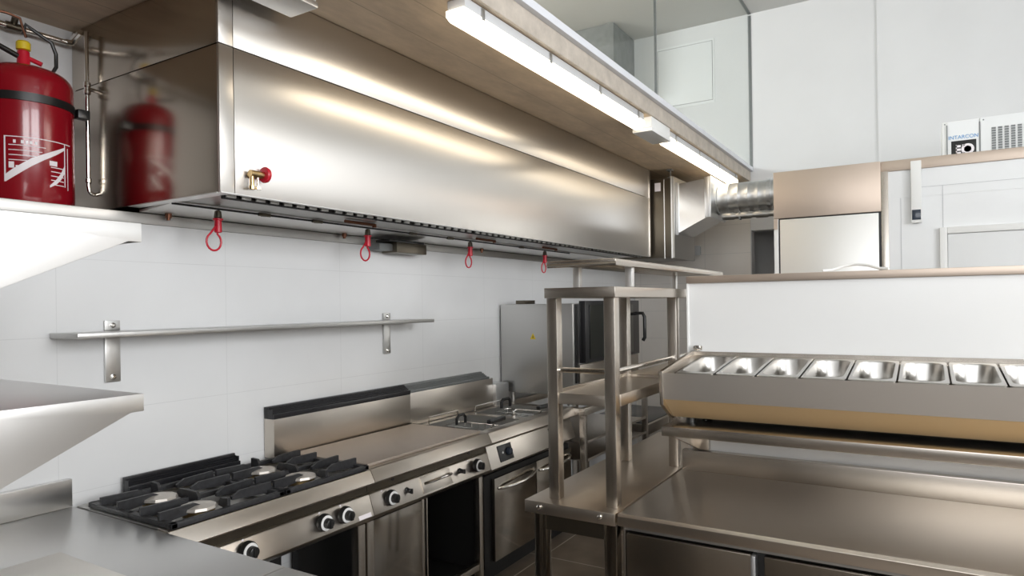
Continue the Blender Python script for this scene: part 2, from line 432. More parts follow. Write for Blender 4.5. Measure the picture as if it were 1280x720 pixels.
# baffle filters leaning back behind the front lip
nf = 8; w = (HX1 - HX0 - .10) / nf
for i in range(nf):
    m = M(); x0 = HX0 + .05 + i * w
    ns = 8
    for k in range(ns):
        a = x0 + .008 + k * (w - .016) / ns
        m.box(a, a + .040, 2.146, 2.156, 1.991, 2.05, .001)
    m.box(x0, x0 + w - .004, 2.1465, 2.1555, 2.051, 2.06)
    obj('baffle_filter', m, STEEL_DULL, hood)
cab = M().tube([(HX0 + .04, 2.452, 1.994), (HX1 - .9, 2.452, 1.994)], .0045, 8)
obj('link_cable', cab, BLACK, hood)
for x in (1.95, 2.25, 2.95, 3.30, 4.15):
    obj('cable_clip', M().box(x - .012, x + .012, 2.444, 2.462, 1.986, 2.0, .001).cyl((x - .03, 2.452, 1.994), (x + .03, 2.452, 1.994), .008, seg=10), DARKMETAL, hood)
for x in (1.64, 2.63, 3.95):
    obj('spray_nozzle', M().cyl((x, 2.66, 1.983), (x, 2.66, 1.965), .013, seg=12).cyl((x, 2.66, 1.965), (x, 2.66, 1.955), .008, seg=12), COPPER, hood)
for x in (2.44, 3.55, 4.40):
    obj('spray_pipe', M().cyl((x - .1, 2.36, 1.998), (x + .1, 2.36, 1.998), .008, seg=10).cyl((x + .1, 2.36, 2.002), (x + .1, 2.36, 1.985), .011, seg=10), COPPER, hood)
# manual pull loops hanging from the cable line
names = ['red pull loop hanging under hood nearest its left corner', 'red pull loop hanging under hood left of the grey control box',
         'red pull loop hanging under hood right of the grey control box', 'red pull loop at far right of the row above the pass rack']
for (x, y, z, s), lb in zip(((1.725, 2.455, 1.985, 1.0), (2.592, 2.455, 1.985, 1.0), (3.515, 2.455, 1.985, 1.0), (4.50, 2.455, 1.985, 1.15)), names):
    t = thing('pull_loop', lb, 'pull loop', (x, y, z), 'red pull loops under the hood')
    obj('ferrule', M().lathe([(.006, .0), (.013, -.004), (.016, -.03), (.010, -.034)], (x, y, z + .004), 12), DARKMETAL, t)
    obj('sleeve', M().lathe([(.011, -.028), (.020, -.030), (.020, -.036), (.014, -.038), (.015, -.085), (.010, -.088)], (x, y, z), 14), REDP, t)
    pts = [(x + .004, y, z - .05)]
    for k in range(15):
        a = R(60 - 300 * k / 14); pts.append((x - .02 + .033 * math.cos(a), y, z - .125 + .036 * math.sin(a)))
    pts.append((x - .002, y, z - .05))
    obj('loop', M().tube(pts, .0042, 8), REDP, t)
t = thing('control_box', 'dark grey control box fixed under hood rear edge above wall shelf', 'control box', (3.0, 2.62, 1.905))
obj('box_body', M().box(2.95, 3.22, 2.57, 2.686, 1.895, 1.955, .004), DARKMETAL, t)
obj('box_cover', M().box(2.90, 3.21, 2.58, 2.685, 1.9555, 1.970, .002), BLACK, t)
obj('side_terminal', M().box(2.84, 2.949, 2.60, 2.685, 1.905, 1.945, .004), GREYM, t)
t = thing('test_valve', 'chrome valve with red cap on the front of the hood', 'valve', (1.60, HY - .03, 2.01))
obj('valve_body', M().lathe([(.010, 0), (.010, .03)], (1.605, HY - .0315, 2.075), 14, 'y').cyl((1.585, HY - .032, 2.075), (1.640, HY - .032, 2.075), .013, seg=14).cyl((1.593, HY - .032, 2.075), (1.593, HY - .032, 2.03), .008, seg=12).cyl((1.593, HY - .032, 2.03), (1.593, HY - .032, 2.018), .011, seg=8), BRASS, t)
obj('outlet_stub', M().cyl((1.618, HY - .032, 2.066), (1.618, HY - .032, 2.03), .005, seg=10).cyl((1.618, HY - .032, 2.03), (1.618, HY - .032, 2.02), .010, seg=8), CHROME, t)
obj('red_cap', M().lathe([(.006, 0), (.027, .002), (.030, .008), (.027, .018), (.012, .022)], (1.6405, HY - .032, 2.078), 20, 'x'), REDP, t)

# ------------------------------------------------------------------ suppression cylinder and pipes
CX, CY, CR, CZ = 1.232, 2.925, .160, 1.9785
t = thing('fire_suppression_cylinder', 'large red fire suppression cylinder standing left of the hood', 'fire extinguisher', (CX, CY, CZ))
prof = [(.10, 0), (.150, .006), (CR, .03), (CR, .462)]
prof += [(CR * math.cos(a) * .55 + CR * .45 if False else CR * math.cos(R(k * 9)) ** .55, (.462 + .072 * math.sin(R(k * 9)))) for k in range(1, 9)]
prof += [(.04, .535), (.026, .545)]
obj('cylinder_body', M().lathe(prof, (CX, CY, CZ), 64), RED, t)
obj('strap', M().lathe([(CR + .0005, .375), (CR + .004, .376), (CR + .004, .406), (CR + .0005, .407)], (CX, CY, CZ), 64).box(CX + CR - .01, CX + CR + .035, CY - .09, CY - .05, CZ + .370, CZ + .406, .004), BLACK, t)
obj('valve_neck', M().lathe([(.024, .545), (.022, .55), (.020, .60), (.015, .605)], (CX, CY, CZ), 20).cyl((CX, CY, CZ + .585), (CX + .05, CY - .03, CZ + .56), .009, seg=12), REDP, t)
obj('valve_cap', M().lathe([(.018, .6055), (.024, .608), (.024, .634), (.019, .64)], (CX, CY, CZ), 16), YEL, t)
obj('gauge_arm', M().cyl((CX - .02, CY, CZ + .58), (CX - .18, CY - .02, CZ + .625), .010, seg=12), BLACK, t)
obj('hose', M().tube([(CX + .0, CY, CZ + 0.665), (CX + .005, CY - .01, CZ + 0.705), (CX + .03, CY - .02, CZ + 0.685), (CX + .085, CY - .03, CZ + 0.655), (CX + .10, CY - .03, CZ + 0.615), (CX + .10, CY - .03, CZ + 0.565), (CX + .085, CY - .03, CZ + 0.535)], .007, 10), BLACK, t)
obj('pressure_tube', M().tube([(CX + .005, CY - .01, CZ + 0.655), (CX - .01, CY, CZ + 0.745 - .02), (CX - .05, CY + .01, CZ + 0.735), (CX - .10, CY + .01, CZ + 0.730), (CX - .2, CY + .02, CZ + 0.705)], .005, 8), COPPER, t)
# printed label: outline, swooshes and lines lying on the cylinder
def on_cyl(strips, off=.0012, n=14):
    m = M()
    for (u0, z00, z01, u1, z10, z11) in strips:
        for k in range(n):
            a0 = u0 + (u1 - u0) * k / n; a1 = u0 + (u1 - u0) * (k + 1) / n
            q = []
            for a, s in ((a0, k / n), (a1, (k + 1) / n)):
                lo = z00 + (z10 - z00) * s - .022; hi = z01 + (z11 - z01) * s - .022
                q.append((a, lo)); q.append((a, hi))
            pts = []
            for rr in (CR + .0003, CR + off):
                for a, z in (q[0], q[2], q[3], q[1]):
                    pts.append((CX + rr * math.cos(a), CY + rr * math.sin(a), CZ + z))
            m.hexa(pts[:4], pts[4:])
    return m
A0, A1 = R(-135), R(-52)
def ang(s): return A0 + (A1 - A0) * s
ln = [(ang(0), .262, .265, ang(1), .262, .265), (ang(0), .10, .265, ang(.02), .10, .265), (ang(.86), .10, .265, ang(.875), .10, .265), (ang(.93), .09, .25, ang(.94), .09, .25)]
for k, (s1) in enumerate((.55, .5, .52, .45)): ln.append((ang(.06), .232 - .018 * k, .2345 - .018 * k, ang(s1), .232 - .018 * k, .2345 - .018 * k))
for k in range(5): ln.append((ang(.62), .165 - .016 * k, .168 - .016 * k, ang(.84), .165 - .016 * k, .168 - .016 * k))
for s in (.12, .22, .28, .33, .40): ln.append((ang(s), .240, .252, ang(s + .035), .240, .252))
ln.append((ang(.06), .150, .172, ang(.13), .150, .172)); ln.append((ang(.15), .148, .160, ang(.2), .148, .160)); ln.append((ang(.60), .172, .19, ang(.72), .172, .19))
for pts in ([(.02, .100, .127), (.11, .116, .146), (.22, .136, .166), (.36, .162, .191), (.52, .188, .211), (.70, .214, .232), (.86, .240, .250)],
            [(.60, .090, .098), (.70, .104, .122), (.79, .126, .150), (.86, .152, .180)]):
    for p, q in zip(pts, pts[1:]): ln.append((ang(p[0]), p[1], p[2], ang(q[0]), q[1], q[2]))
lb = obj('label_print', on_cyl(ln), LABELW, t); lb['label'] = 'white printed label with swooshes and small lines'
t = thing('steel_pipe', 'horizontal steel pipe along wall above the red cylinder', 'pipe', (1.25, 3.06, 2.66))
obj('pipe_run', M().cyl((.31, 3.05, 2.71), (1.44, 3.05, 2.71), .011, seg=12), CHROME, t)
obj('elbow', M().tube([(1.44, 3.05, 2.71), (1.465, 3.05, 2.715), (1.468, 3.02, 2.735), (1.466, 2.98, 2.745)], .014, 10), CHROME, t)
obj('tee', M().cyl((1.225, 3.05, 2.71), (1.275, 3.05, 2.71), .016, seg=12).cyl((1.25, 3.05, 2.71), (1.25, 3.03, 2.74), .012, seg=12), DARKMETAL, t)
obj('white_clip', M().box(1.10, 1.135, 3.03, 3.098, 2.685, 2.73, .004), WHITEP, t)
t = thing('steel_pipe', 'vertical steel drop pipe close against left side of the hood', 'pipe', (1.46, 2.93, 2.06))
obj('pipe_run', M().tube([(1.463, 2.93, 2.735), (1.463, 2.93, 2.10), (1.465, 2.93, 2.08), (1.472, 2.93, 2.070), (1.486, 2.93, 2.066)], .0085, 12), CHROME, t)
obj('union', M().lathe([(.010, 0), (.014, .004), (.014, .016), (.011, .02), (.011, .03), (.014, .034), (.014, .05), (.010, .054)], (1.463, 2.93, 2.475), 12).cyl((1.463, 2.93, 2.50), (1.4865, 2.93, 2.50), .008, seg=10), CHROME, t)
obj('elbow', M().lathe([(.009, 0), (.012, .004), (.012, .02), (.009, .024)], (1.463, 2.93, 2.11), 12), CHROME, t)

# ------------------------------------------------------------------ ventilation box, hopper, duct
t = thing('fan_box', 'tall steel ventilation box at far end of the hood', 'ventilation box', (6.2, 2.3, 1.985))
FX0, FX1, FY0 = 5.90, 6.52, 1.93
obj('box_body', M().box(FX0, FX1, FY0, YW - .02, 1.99, 2.70, .003), DARKMETAL, t)  # dark steel: shade and reflections under the slab put into the colour
obj('flange', M().box(FX0 - .006, FX0 - .0005, 1.918, 1.926, 1.98, 2.715), ALU, t)
obj('seam_strip', M().box(FX0 - .006, FX0 - .0005, 1.985, 1.992, 1.98, 2.69), ALU, t)
obj('side_plate', M().box(FX0 - .0005, FX1, 1.90, 1.9295, 1.985, 2.71), STEEL_DULL, t)
obj('rating_plate', M().box(FX0 - .004, FX0 - .0005, 2.02, 2.075, 2.59, 2.665), LABELW, t)
obj('hanger', M().cyl((FX0 + .02, 1.935, 2.7005), (FX0 + .02, 1.935, 2.7795), .006, seg=10).box(FX0 - .01, FX0 + .05, 1.915, 1.96, 2.765, 2.7795, .002).box(FX0 + .005, FX0 + .035, 1.915, 1.955, 2.7005, 2.712, .002), GREYM, t)
t = thing('duct_hopper', 'shiny tapered sheet metal hopper between ventilation box and round duct', 'duct hopper', (6.2, 1.75, 2.20))
hx0, hx1 = 5.96, 6.44
obj('hopper_body', M().hexa([(hx0, 1.899, 2.20), (hx1, 1.899, 2.20), (hx1, 1.899, 2.645), (hx0, 1.899, 2.645)], [(hx0, 1.60, 2.345), (hx1, 1.60, 2.345), (hx1, 1.60, 2.675), (hx0, 1.60, 2.675)]), HOPPER, t)
fl = M().box(hx0 - .012, hx1 + .012, 1.585, 1.5995, 2.33, 2.69, .002)
obj('front_flange', fl, ALU, t)
obj('rear_flange', M().box(hx0 - .015, hx0 - .0005, 1.875, 1.8985, 2.19, 2.66, .002), ALU, t)
obj('corner_strip', M().box(hx0 - .015, hx0 - .0005, 1.60, 1.64, 2.33, 2.685, .002), ALU, t)
t = thing('spiral_duct', 'round spiral steel duct leading right from the hopper', 'duct', (6.2, 1.2, 2.37))
prof = []
y = 1.584
L = [(0, .140), (.012, .142), (.02, .132)]
k = .02
while k < .90:
    L += [(k, .132), (k + .002, .1332), (k + .006, .1332), (k + .008, .132)]; k += .085
L += [(.92, .132)]
obj('duct_tube', M().lathe([(r_, -h) for h, r_ in L], (6.2, 1.584, 2.512), 40, 'y'), GALV, t)
obj('collar', M().lathe([(.133, 0), (.142, -.001), (.142, -.03), (.136, -.031), (.136, -.04), (.133, -.041)], (6.2, 1.15, 2.512), 40, 'y'), ALU, t)
t = thing('small_duct', 'thin corrugated pipe running under the round duct', 'pipe', (6.1, 1.2, 2.33))
L = []; k = 0
while k < .70:
    L += [(.026, -k), (.032, -k - .01), (.032, -k - .10), (.026, -k - .11)]; k += .14
obj('pipe_run', M().lathe(L, (6.08, 1.52, 2.335), 18, 'y'), STEEL_DULL, t)
obj('pipe_bracket', M().box(6.05, 6.11, 1.36, 1.375, 2.30, 2.37, .003), GREYM, t)

# ------------------------------------------------------------------ lights under the slab
def batten(x0, x1, label):
    y0, y1 = 1.495, 1.582
    t = thing('led_batten', label, 'strip light', ((x0 + x1) / 2, (y0 + y1) / 2, 2.675), 'strip lights under the concrete slab')
    obj('housing', M().box(x0 + .01, x1 - .01, y0 + .001, y1 - .001, 2.7365, ZS - .002, .004), GREYP, t)
    prof = [(y0, 2.736), (y0, 2.712), (y0 + .018, 2.688), (y0 + .03, 2.682), (y1 - .03, 2.682), (y1 - .018, 2.688), (y1, 2.712), (y1, 2.736)]
    obj('diffuser', M().prism('x', prof, x0, x1, .004), LED, t)
    n = max(2, int((x1 - x0) / .42))
    for i in range(n):
        xx = x0 + .12 + i * (x1 - x0 - .24) / (n - 1)
        for ya in (y0 - .004, y1 + .0005): obj('clip', M().box(xx, xx + .022, ya, ya + .0035, 2.725, 2.772, .001), STEEL_DULL, t)
    return t
batten(2.12, 4.08, 'longer glowing strip light nearest the camera under concrete slab')
batten(4.58, 6.58, 'glowing strip light farther away beside the round duct')
t = thing('junction_box', 'white plastic junction box between the two strip lights', 'junction box', (4.33, 1.52, 2.70))
obj('box_body', M().box(4.15, 4.52, 1.475, 1.60, 2.71, ZS - .0005, .006), WHITEP, t)
obj('lid', M().box(4.146, 4.524, 1.471, 1.604, 2.685, 2.7095, .006), WHITEP, t)
t = thing('ceiling_fixture', 'grey box fixture cut off at top edge above hood corner', 'light fixture', (1.55, 1.97, 2.69))
obj('fixture_body', M().box(1.22, 1.755, 1.90, 2.04, 2.715, ZS - .0005, .005), GREYP, t)
obj('fixture_cover', M().box(1.215, 1.76, 1.895, 2.045, 2.69, 2.7145, .006), ALU, t)

# ------------------------------------------------------------------ wall shelf above the range
t = thing('wall_shelf', 'narrow steel wall shelf on two brackets above the range', 'shelf', (2.25, 2.6, 1.46))
obj('shelf_board', M().box(1.207, 3.196, 2.50, YW - .001, 1.489, 1.508, .002), steel('steel_shelf', col=(.44, .435, .42), grain=(3, 60, 60), rough=.30), t)
for x in (1.395, 2.96):
    b = obj('bracket', M().box(x, x + .058, YW - .012, YW - .001, 1.31, 1.4885, .002).box(x, x + .058, YW - .012, YW - .001, 1.5085, 1.548, .002), STEEL_N, t)
    for z in (1.33, 1.53):
        obj('bolt', M().lathe([(.010, 0), (.010, -.004), (.005, -.007)], (x + .029, YW - .0125, z), 10, 'y'), CHROME, b)

# ------------------------------------------------------------------ cooking line
FYR = 2.075
def knob(parent, x, z, r=.035, name='knob'):
    y = 2.079
    k = obj(name, M().lathe([(r, 0), (r, -.014), (r * .92, -.022)], (x, y, z), 28, 'y'), BLACK, parent)
    obj('ring', M().lathe([(r * .88, -.0222), (r * .86, -.0245), (r * .60, -.0245)], (x, y, z), 28, 'y'), WHITEP, k)
    obj('grip', M().lathe([(r * .60, -.0225), (r * .56, -.045), (r * .45, -.047)], (x, y, z), 20, 'y').box(x - .007, x + .007, y - .052, y - .044, z - r * .52, z + r * .52, .003), BLACK, k)
    return k
def small_knob(parent, x, z):
    obj('igniter', M().lathe([(.014, 0), (.014, -.006), (.011, -.008), (.011, -.026), (.008, -.028)], (x, 2.088, z), 16, 'y').box(x - .004, x + .004, 2.050, 2.061, z - .012, z + .012, .002), BLACK, parent)
def rim(parent, x0, x1):
    obj('front_rim', M().prism('x', [(2.150, .873), (2.100, .873), (2.090, .869), (2.062, .818), (2.066, .811), (2.150, .811)], x0 + .0015, x1 - .0015, .0015), STEEL, parent)
def panel(parent, x0, x1):
    obj('recess_strip', M().box(x0 + .0015, x1 - .0015, 2.112, 2.150, .764, .8105), DARKMETAL, parent)
    obj('control_panel', M().prism('x', [(2.20, .763), (2.104, .763), (2.099, .759), (2.068, .672), (2.074, .664), (2.128, .630), (2.20, .630)], x0 + .0015, x1 - .0015, .0015), STEEL, parent)

RX0, RX1, GX1, FX = 1.272, 2.203, 3.140, 4.20
# --- range
t = thing('gas_range', 'four burner gas range with black cast iron grates', 'gas range', ((RX0 + RX1) / 2, 2.35, 0))
rng = t
rim(t, RX0, RX1); panel(t, RX0, RX1)
obj('burner_tray', M().box(RX0 + .002, RX1 - .002, 2.1505, 2.66, .835, .850, .001).box(RX0 + .002, RX0 + .02, 2.1505, 2.66, .8505, .872, .001).box(RX1 - .02, RX1 - .002, 2.1505, 2.66, .8505, .872, .001).box(RX0 + .0205, RX1 - .0205, 2.63, 2.66, .8505, .872, .001), STEEL_DULL, t)
obj('cabinet', M().box(RX0 + .002, RX0 + .03, 2.14, 2.66, .10, .629).box(RX0 + .0305, RX1 - .0505, 2.62, 2.66, .10, .629).box(RX0 + .0305, RX1 - .0505, 2.14, 2.6195, .10, .12), DARK, t)
obj('body_back', M().box(RX0 + .002, RX1 - .002, 2.205, 2.66, .64, .834), DARKMETAL, t)
obj('post', M().box(RX1 - .05, RX1 - .006, 2.12, 2.16, .06, .629, .002), STEEL_Z, t)
for x in (1.80, 1.86):
    obj('divider', M().box(x, x + .010, 2.35, 2.36, .1205, .629), STEEL_Z, t)
for x in (RX0 + .06, RX1 - .08):
    for y in (2.2, 2.58): obj('foot', M().cyl((x, y, 0), (x, y, .0995), .02, seg=14), STEEL_DULL, t)
for x in (1.558, 1.916, 2.031):
    knob(t, x, .722)
    obj('mark', M().lathe([(.005, 0), (.004, -.0008)], (x - .003, 2.0975, .756), 10, 'y'), LABELW, t)
obj('sticker', M().prism('x', [(2.0683, .674), (2.0743, .691), (2.0737, .6912), (2.0677, .6742)], 2.11, 2.185), LABELW, t)
for x, y in ((1.441, 2.42), (1.441, 2.185), (1.895, 2.43), (1.905, 2.195)):
    b = obj('burner', M().lathe([(.075, .8505), (.07, .856), (.05, .858), (.046, .868)], (x, y, 0), 24), STEEL_DULL, t)
    obj('burner_crown', M().lathe([(.046, .8685), (.056, .870), (.056, .886), (.05, .888)], (x, y, 0), 18), BRASS, b)
    obj('burner_cap', M().lathe([(.060, .8885), (.064, .891), (.060, .900), (.03, .906), (.012, .906)], (x, y, 0), 10, a0=.2), plain('burner_alu', (.62, .58, .53), .45, .6), b)
for gx0, gx1 in ((1.282, 1.735), (1.742, 2.192)):
    m = M(); z0, z1 = .8735, .892
    y0, y1 = 2.088, 2.60
    m.box(gx0, gx1, y0, y0 + .022, z0, z1, .003).box(gx0, gx1, y1 - .022, y1, z0, z1, .003)
    m.box(gx0, gx0 + .024, y0, y1, z0, z1, .003).box(gx1 - .024, gx1, y0, y1, z0, z1, .003)
    ym = (y0 + y1) / 2; m.box(gx0, gx1, ym - .012, ym + .012, z0, z1, .003)
    def blade(xa, ya, xb, yb, tk=.006, h=.918):
        d = Vector((xb - xa, yb - ya, 0)); n = Vector((-d.y, d.x, 0)).normalized() * tk
        p = [(0, z0 + .004), (0, h), (.80, h - .002), (1.0, h - .018), (1.0, z1 - .004)]
        A = [Vector((xa, ya, 0)) + d * s + Vector((0, 0, z)) for s, z in p]
        bm = bmesh.new(); v1 = [bm.verts.new(a + n) for a in A]; v2 = [bm.verts.new(a - n) for a in A]
        bm.faces.new(v1); bm.faces.new(v2[::-1])
        for i in range(5): bm.faces.new((v1[i], v2[i], v2[(i + 1) % 5], v1[(i + 1) % 5]))
        bmesh.ops.recalc_face_normals(bm, faces=bm.faces); m._bm(bm)
    xc = (gx0 + gx1) / 2
    for yc in (ym - .125, ym + .125):
        blade(gx0 + .004, yc + .055, xc - .058, yc + .045); blade(gx0 + .004, yc - .055, xc - .058, yc - .045)
        blade(gx1 - .004, yc + .055, xc + .058, yc + .045); blade(gx1 - .004, yc - .055, xc + .058, yc - .045)
        blade(xc, ym + (.118 * 2 if yc > ym else -.118 * 2), xc, yc + (.06 if yc > ym else -.06))
        blade(xc, ym, xc, yc + (-.06 if yc > ym else .06))
    obj('grate', m, IRON, t)
m = M().box(1.45, 1.945, 2.668, 2.682, .873, .935, .002).box(1.45, 1.945, 2.630, 2.640, .873, .905, .002)
for k in range(4): m.box(1.452, 1.943, 2.640 + .007 * k, 2.645 + .007 * k, .90 + .007 * k, .906 + .007 * k)
m.box(1.45, 1.458, 2.6405, 2.6675, .873, .925).box(1.937, 1.945, 2.6405, 2.6675, .873, .925)
obj('flue_grille', m, ENAMEL, t)
# --- griddle
t = thing('griddle_range', 'flat top griddle range between gas range and fryer', 'griddle', ((RX1 + GX1) / 2, 2.35, 0))
rim(t, RX1, GX1); panel(t, RX1, GX1)
obj('deck', M().box(RX1 + .002, GX1 - .002, 2.1505, 2.62, .80, .868).box(RX1 + .004, RX1 + .012, 2.1505, 2.62, .8685, .884).box(GX1 - .012, GX1 - .004, 2.1505, 2.62, .8685, .884), DARKMETAL, t)
obj('griddle_plate', M().box(RX1 + .016, GX1 - .030, 2.120, 2.612, .8735, .888, .004), GRIDDLE, t)
obj('splashback', M().box(2.125, 3.112, 2.625, 2.695, .8745, 1.060, .002), STEEL, t)
m = M().box(2.125, 3.112, 2.672, 2.695, 1.0605, 1.116, .002).box(2.125, 3.112, 2.622, 2.634, 1.0605, 1.085, .002)
for k in range(4): m.box(2.128, 3.11, 2.636 + .009 * k, 2.641 + .009 * k, 1.085 + .006 * k, 1.094 + .006 * k)
m.box(2.125, 2.132, 2.6345, 2.6715, 1.0605, 1.105)
obj('flue_grille', m, ENAMEL, t)
obj('cabinet', M().box(RX1 + .0505, GX1 - .0505, 2.62, 2.66, .10, .629).box(RX1 + .0505, GX1 - .0505, 2.20, 2.6195, .10, .12).box(GX1 - .012, GX1 - .003, 2.165, 2.6195, .10, .629), DARK, t)
obj('body_back', M().box(RX1 + .002, GX1 - .002, 2.205, 2.62, .64, .799), DARKMETAL, t)
obj('door', M().box(RX1 + .058, 2.60, 2.128, 2.148, .15, .625, .002), STEEL_MIRROR, t)
obj('post', M().box(RX1 + .006, RX1 + .05, 2.12, 2.16, .06, .629, .002), STEEL_Z, t)
obj('post', M().box(GX1 - .05, GX1 - .015, 2.12, 2.16, .06, .629, .002), STEEL_Z, t)
obj('post', M().box(2.615, 2.635, 2.14, 2.165, .1505, .629, .002).box(2.675, 2.685, 2.16, 2.18, .1505, .629, .001), STEEL_Z, t)
obj('bottom_rail', M().box(RX1 + .051, GX1 - .051, 2.125, 2.155, .115, .149, .002), STEEL, t)
for x in (RX1 + .07, GX1 - .07):
    for y in (2.23, 2.58): obj('foot', M().cyl((x, y, 0), (x, y, .0995), .02, seg=14), STEEL_DULL, t)
knob(t, 2.315, .722); knob(t, 3.005, .722); small_knob(t, 2.440, .722); small_knob(t, 2.862, .722)
for x in (2.28, 2.95): obj('mark', M().lathe([(.005, 0), (.004, -.0008)], (x, 2.0975, .756), 10, 'y'), LABELW, t)
for x in (2.37, 2.98): obj('port', M().lathe([(.009, 0), (.009, -.002)], (x, 2.1115, .79), 12, 'y'), BLACK, t)
tr = obj('grease_tray', M().prism('x', [(2.0710, .682), (2.0975, .757), (2.0915, .758), (2.0650, .683)], 2.545, 2.775, .001), STEEL, t)
obj('handle', M().tube([(2.565, 2.080, .725), (2.575, 2.060, .732), (2.62, 2.045, .738), (2.67, 2.042, .740), (2.72, 2.045, .738), (2.755, 2.060, .734), (2.765, 2.080, .730)], .007, 10), CHROME, tr)
# --- fryer
t = thing('double_fryer', 'steel double deep fryer with black handled baskets', 'deep fryer', ((GX1 + FX) / 2, 2.35, 0))
rim(t, GX1, FX)
obj('control_panel', M().prism('x', [(2.20, .8105), (2.112, .8105), (2.112, .794), (2.108, .790), (2.069, .665), (2.11, .635), (2.20, .635)], GX1 + .0015, FX - .0015, .0015), STEEL, t)
for x in (3.245, 3.86):
    pl = obj('knob_plate', M().prism('x', [(2.0755, .686), (2.1033, .775), (2.0995, .776), (2.0717, .687)], x, x + .145, .0008), BLACK, t)
    obj('dial', M().lathe([(.024, 0), (.020, -.02), (.012, -.022)], (x + .10, 2.0865, .733), 18, 'y'), SCREEN, pl)
    obj('lamp', M().lathe([(.007, 0), (.006, -.004)], (x + .04, 2.0865, .735), 12, 'y'), WHITEP, pl)
obj('deck', M().box(GX1 + .002, FX - .002, 2.1505, 2.17, .80, .868).box(GX1 + .002, FX - .002, 2.58, 2.62, .80, .868).box(GX1 + .002, GX1 + .06, 2.1705, 2.5795, .80, .868).box(3.64, 3.70, 2.1705, 2.5795, .80, .868).box(FX - .06, FX - .002, 2.1705, 2.5795, .80, .868), STEEL, t)
for x0, x1 in ((3.20, 3.64), (3.70, 4.14)):
    obj('tank', M().box(x0 + .001, x1 - .001, 2.171, 2.579, .62, .64).box(x0 + .001, x0 + .006, 2.171, 2.579, .6405, .866).box(x1 - .006, x1 - .001, 2.171, 2.579, .6405, .866).box(x0 + .0065, x1 - .0065, 2.171, 2.176, .6405, .866).box(x0 + .0065, x1 - .0065, 2.574, 2.579, .6405, .866), STEEL_DULL, t)
    obj('oil', M().box(x0 + .007, x1 - .007, 2.177, 2.573, .80, .82), GREYM, t)
    obj('door', M().box(x0 + .014 if x0 < 3.5 else x0 + .002, x1 + .052 if x0 < 3.5 else x1 + .045, 2.098, 2.120, .125, .595, .003), STEEL_MIRROR, t)
obj('carcass', M().box(GX1 + .003, FX - .003, 2.125, 2.65, .10, .6195), DARK, t)
for x0 in (3.255, 3.735):
    obj('handle', M().tube([(x0, 2.0975, .535), (x0 + .02, 2.075, .537), (x0 + .10, 2.052, .538), (x0 + .20, 2.046, .540), (x0 + .30, 2.052, .545), (x0 + .38, 2.070, .553), (x0 + .405, 2.0975, .558)], .010, 12), CHROME, t)
obj('splashback', M().box(3.116, FX - .18, 2.628, 2.695, .8685, 1.066, .002), STEEL, t)
m = M().box(3.116, 3.95, 2.672, 2.694, 1.0665, 1.116, .002).box(3.116, 3.97, 2.624, 2.640, 1.0665, 1.082, .002)
for k in range(3): m.box(3.12, 3.96, 2.642 + .011 * k, 2.648 + .011 * k, 1.080 + .008 * k, 1.090 + .008 * k)
obj('flue_grille', m, GREYM, t)
obj('back_column', M().box(4.02, 4.19, 2.60, 2.69, .8685, 1.02, .004), ALU, t)
for i, (x0, x1) in enumerate(((3.205, 3.50), (3.70, 4.02))):
    m = M()
    pts = [(x0, 2.56, .868), (x0, 2.56, .915), (x1, 2.56, .915), (x1, 2.56, .868)]
    m.tube(pts, .0045, 8)
    obj('tank_rail', m, CHROME, t)
for i, (hx, hy, lab) in enumerate(((3.345, 2.36, ''), (3.93, 2.30, ''))):
    m = M()
    for k in range(7): m.tube([(hx - .08, 2.20 + .05 * k, .86), (hx - .08, 2.20 + .05 * k, .825), (hx + .08, 2.20 + .05 * k, .825), (hx + .08, 2.20 + .05 * k, .86)], .002, 6)
    for k in range(5): m.tube([(hx - .08 + .04 * k, 2.20, .825), (hx - .08 + .04 * k, 2.50, .825)], .002, 6)
    m.tube([(hx - .08, 2.20, .86), (hx + .08, 2.20, .86), (hx + .08, 2.50, .86), (hx - .08, 2.50, .86)], .003, 6, closed=True)
    bsk = tag(obj('fryer_basket', m, CHROME), ['fry basket in the left fryer tank, black handle near griddle', 'fry basket in right fryer tank, black handle near pass rack'][i], 'fry basket', 'fry baskets')
    c = world_loc(bsk)
    hm = M().tube([(hx, 2.20, .86), (hx, 2.185, .885), (hx, 2.17, .905)], .005, 8)
    obj('stem', hm, CHROME, bsk)
    obj('handle', M().box(hx - .085, hx + .085, 2.150, 2.180, .895, .922, .010), BLACK, bsk)
m = M()
hx, hy = 3.30, 2.42
m.tube([(3.27, 2.40, .872), (3.27, 2.40, .905), (3.29, 2.40, .925), (3.34, 2.40, .925), (3.36, 2.40, .905), (3.36, 2.40, .872)], .009, 10)
obj('lid_handle', m, BLACK, t)
m = M().tube([(3.67, 2.25, .870), (3.67, 2.25, .905), (3.71, 2.25, .912)], .006, 8).tube([(3.69, 2.25, .870), (3.69, 2.25, .905)], .005, 8)
obj('drain_tap', m, CHROME, t)
obj('lid_handle', M().tube([(3.93, 2.50, .872), (3.93, 2.50, .915), (3.95, 2.50, .93), (4.02, 2.50, .93), (4.04, 2.50, .915), (4.04, 2.50, .872)], .011, 10), BLACK, t)
obj('plinth', M().box(GX1 + .02, FX - .02, 2.17, 2.64, .0, .099), DARK, t)

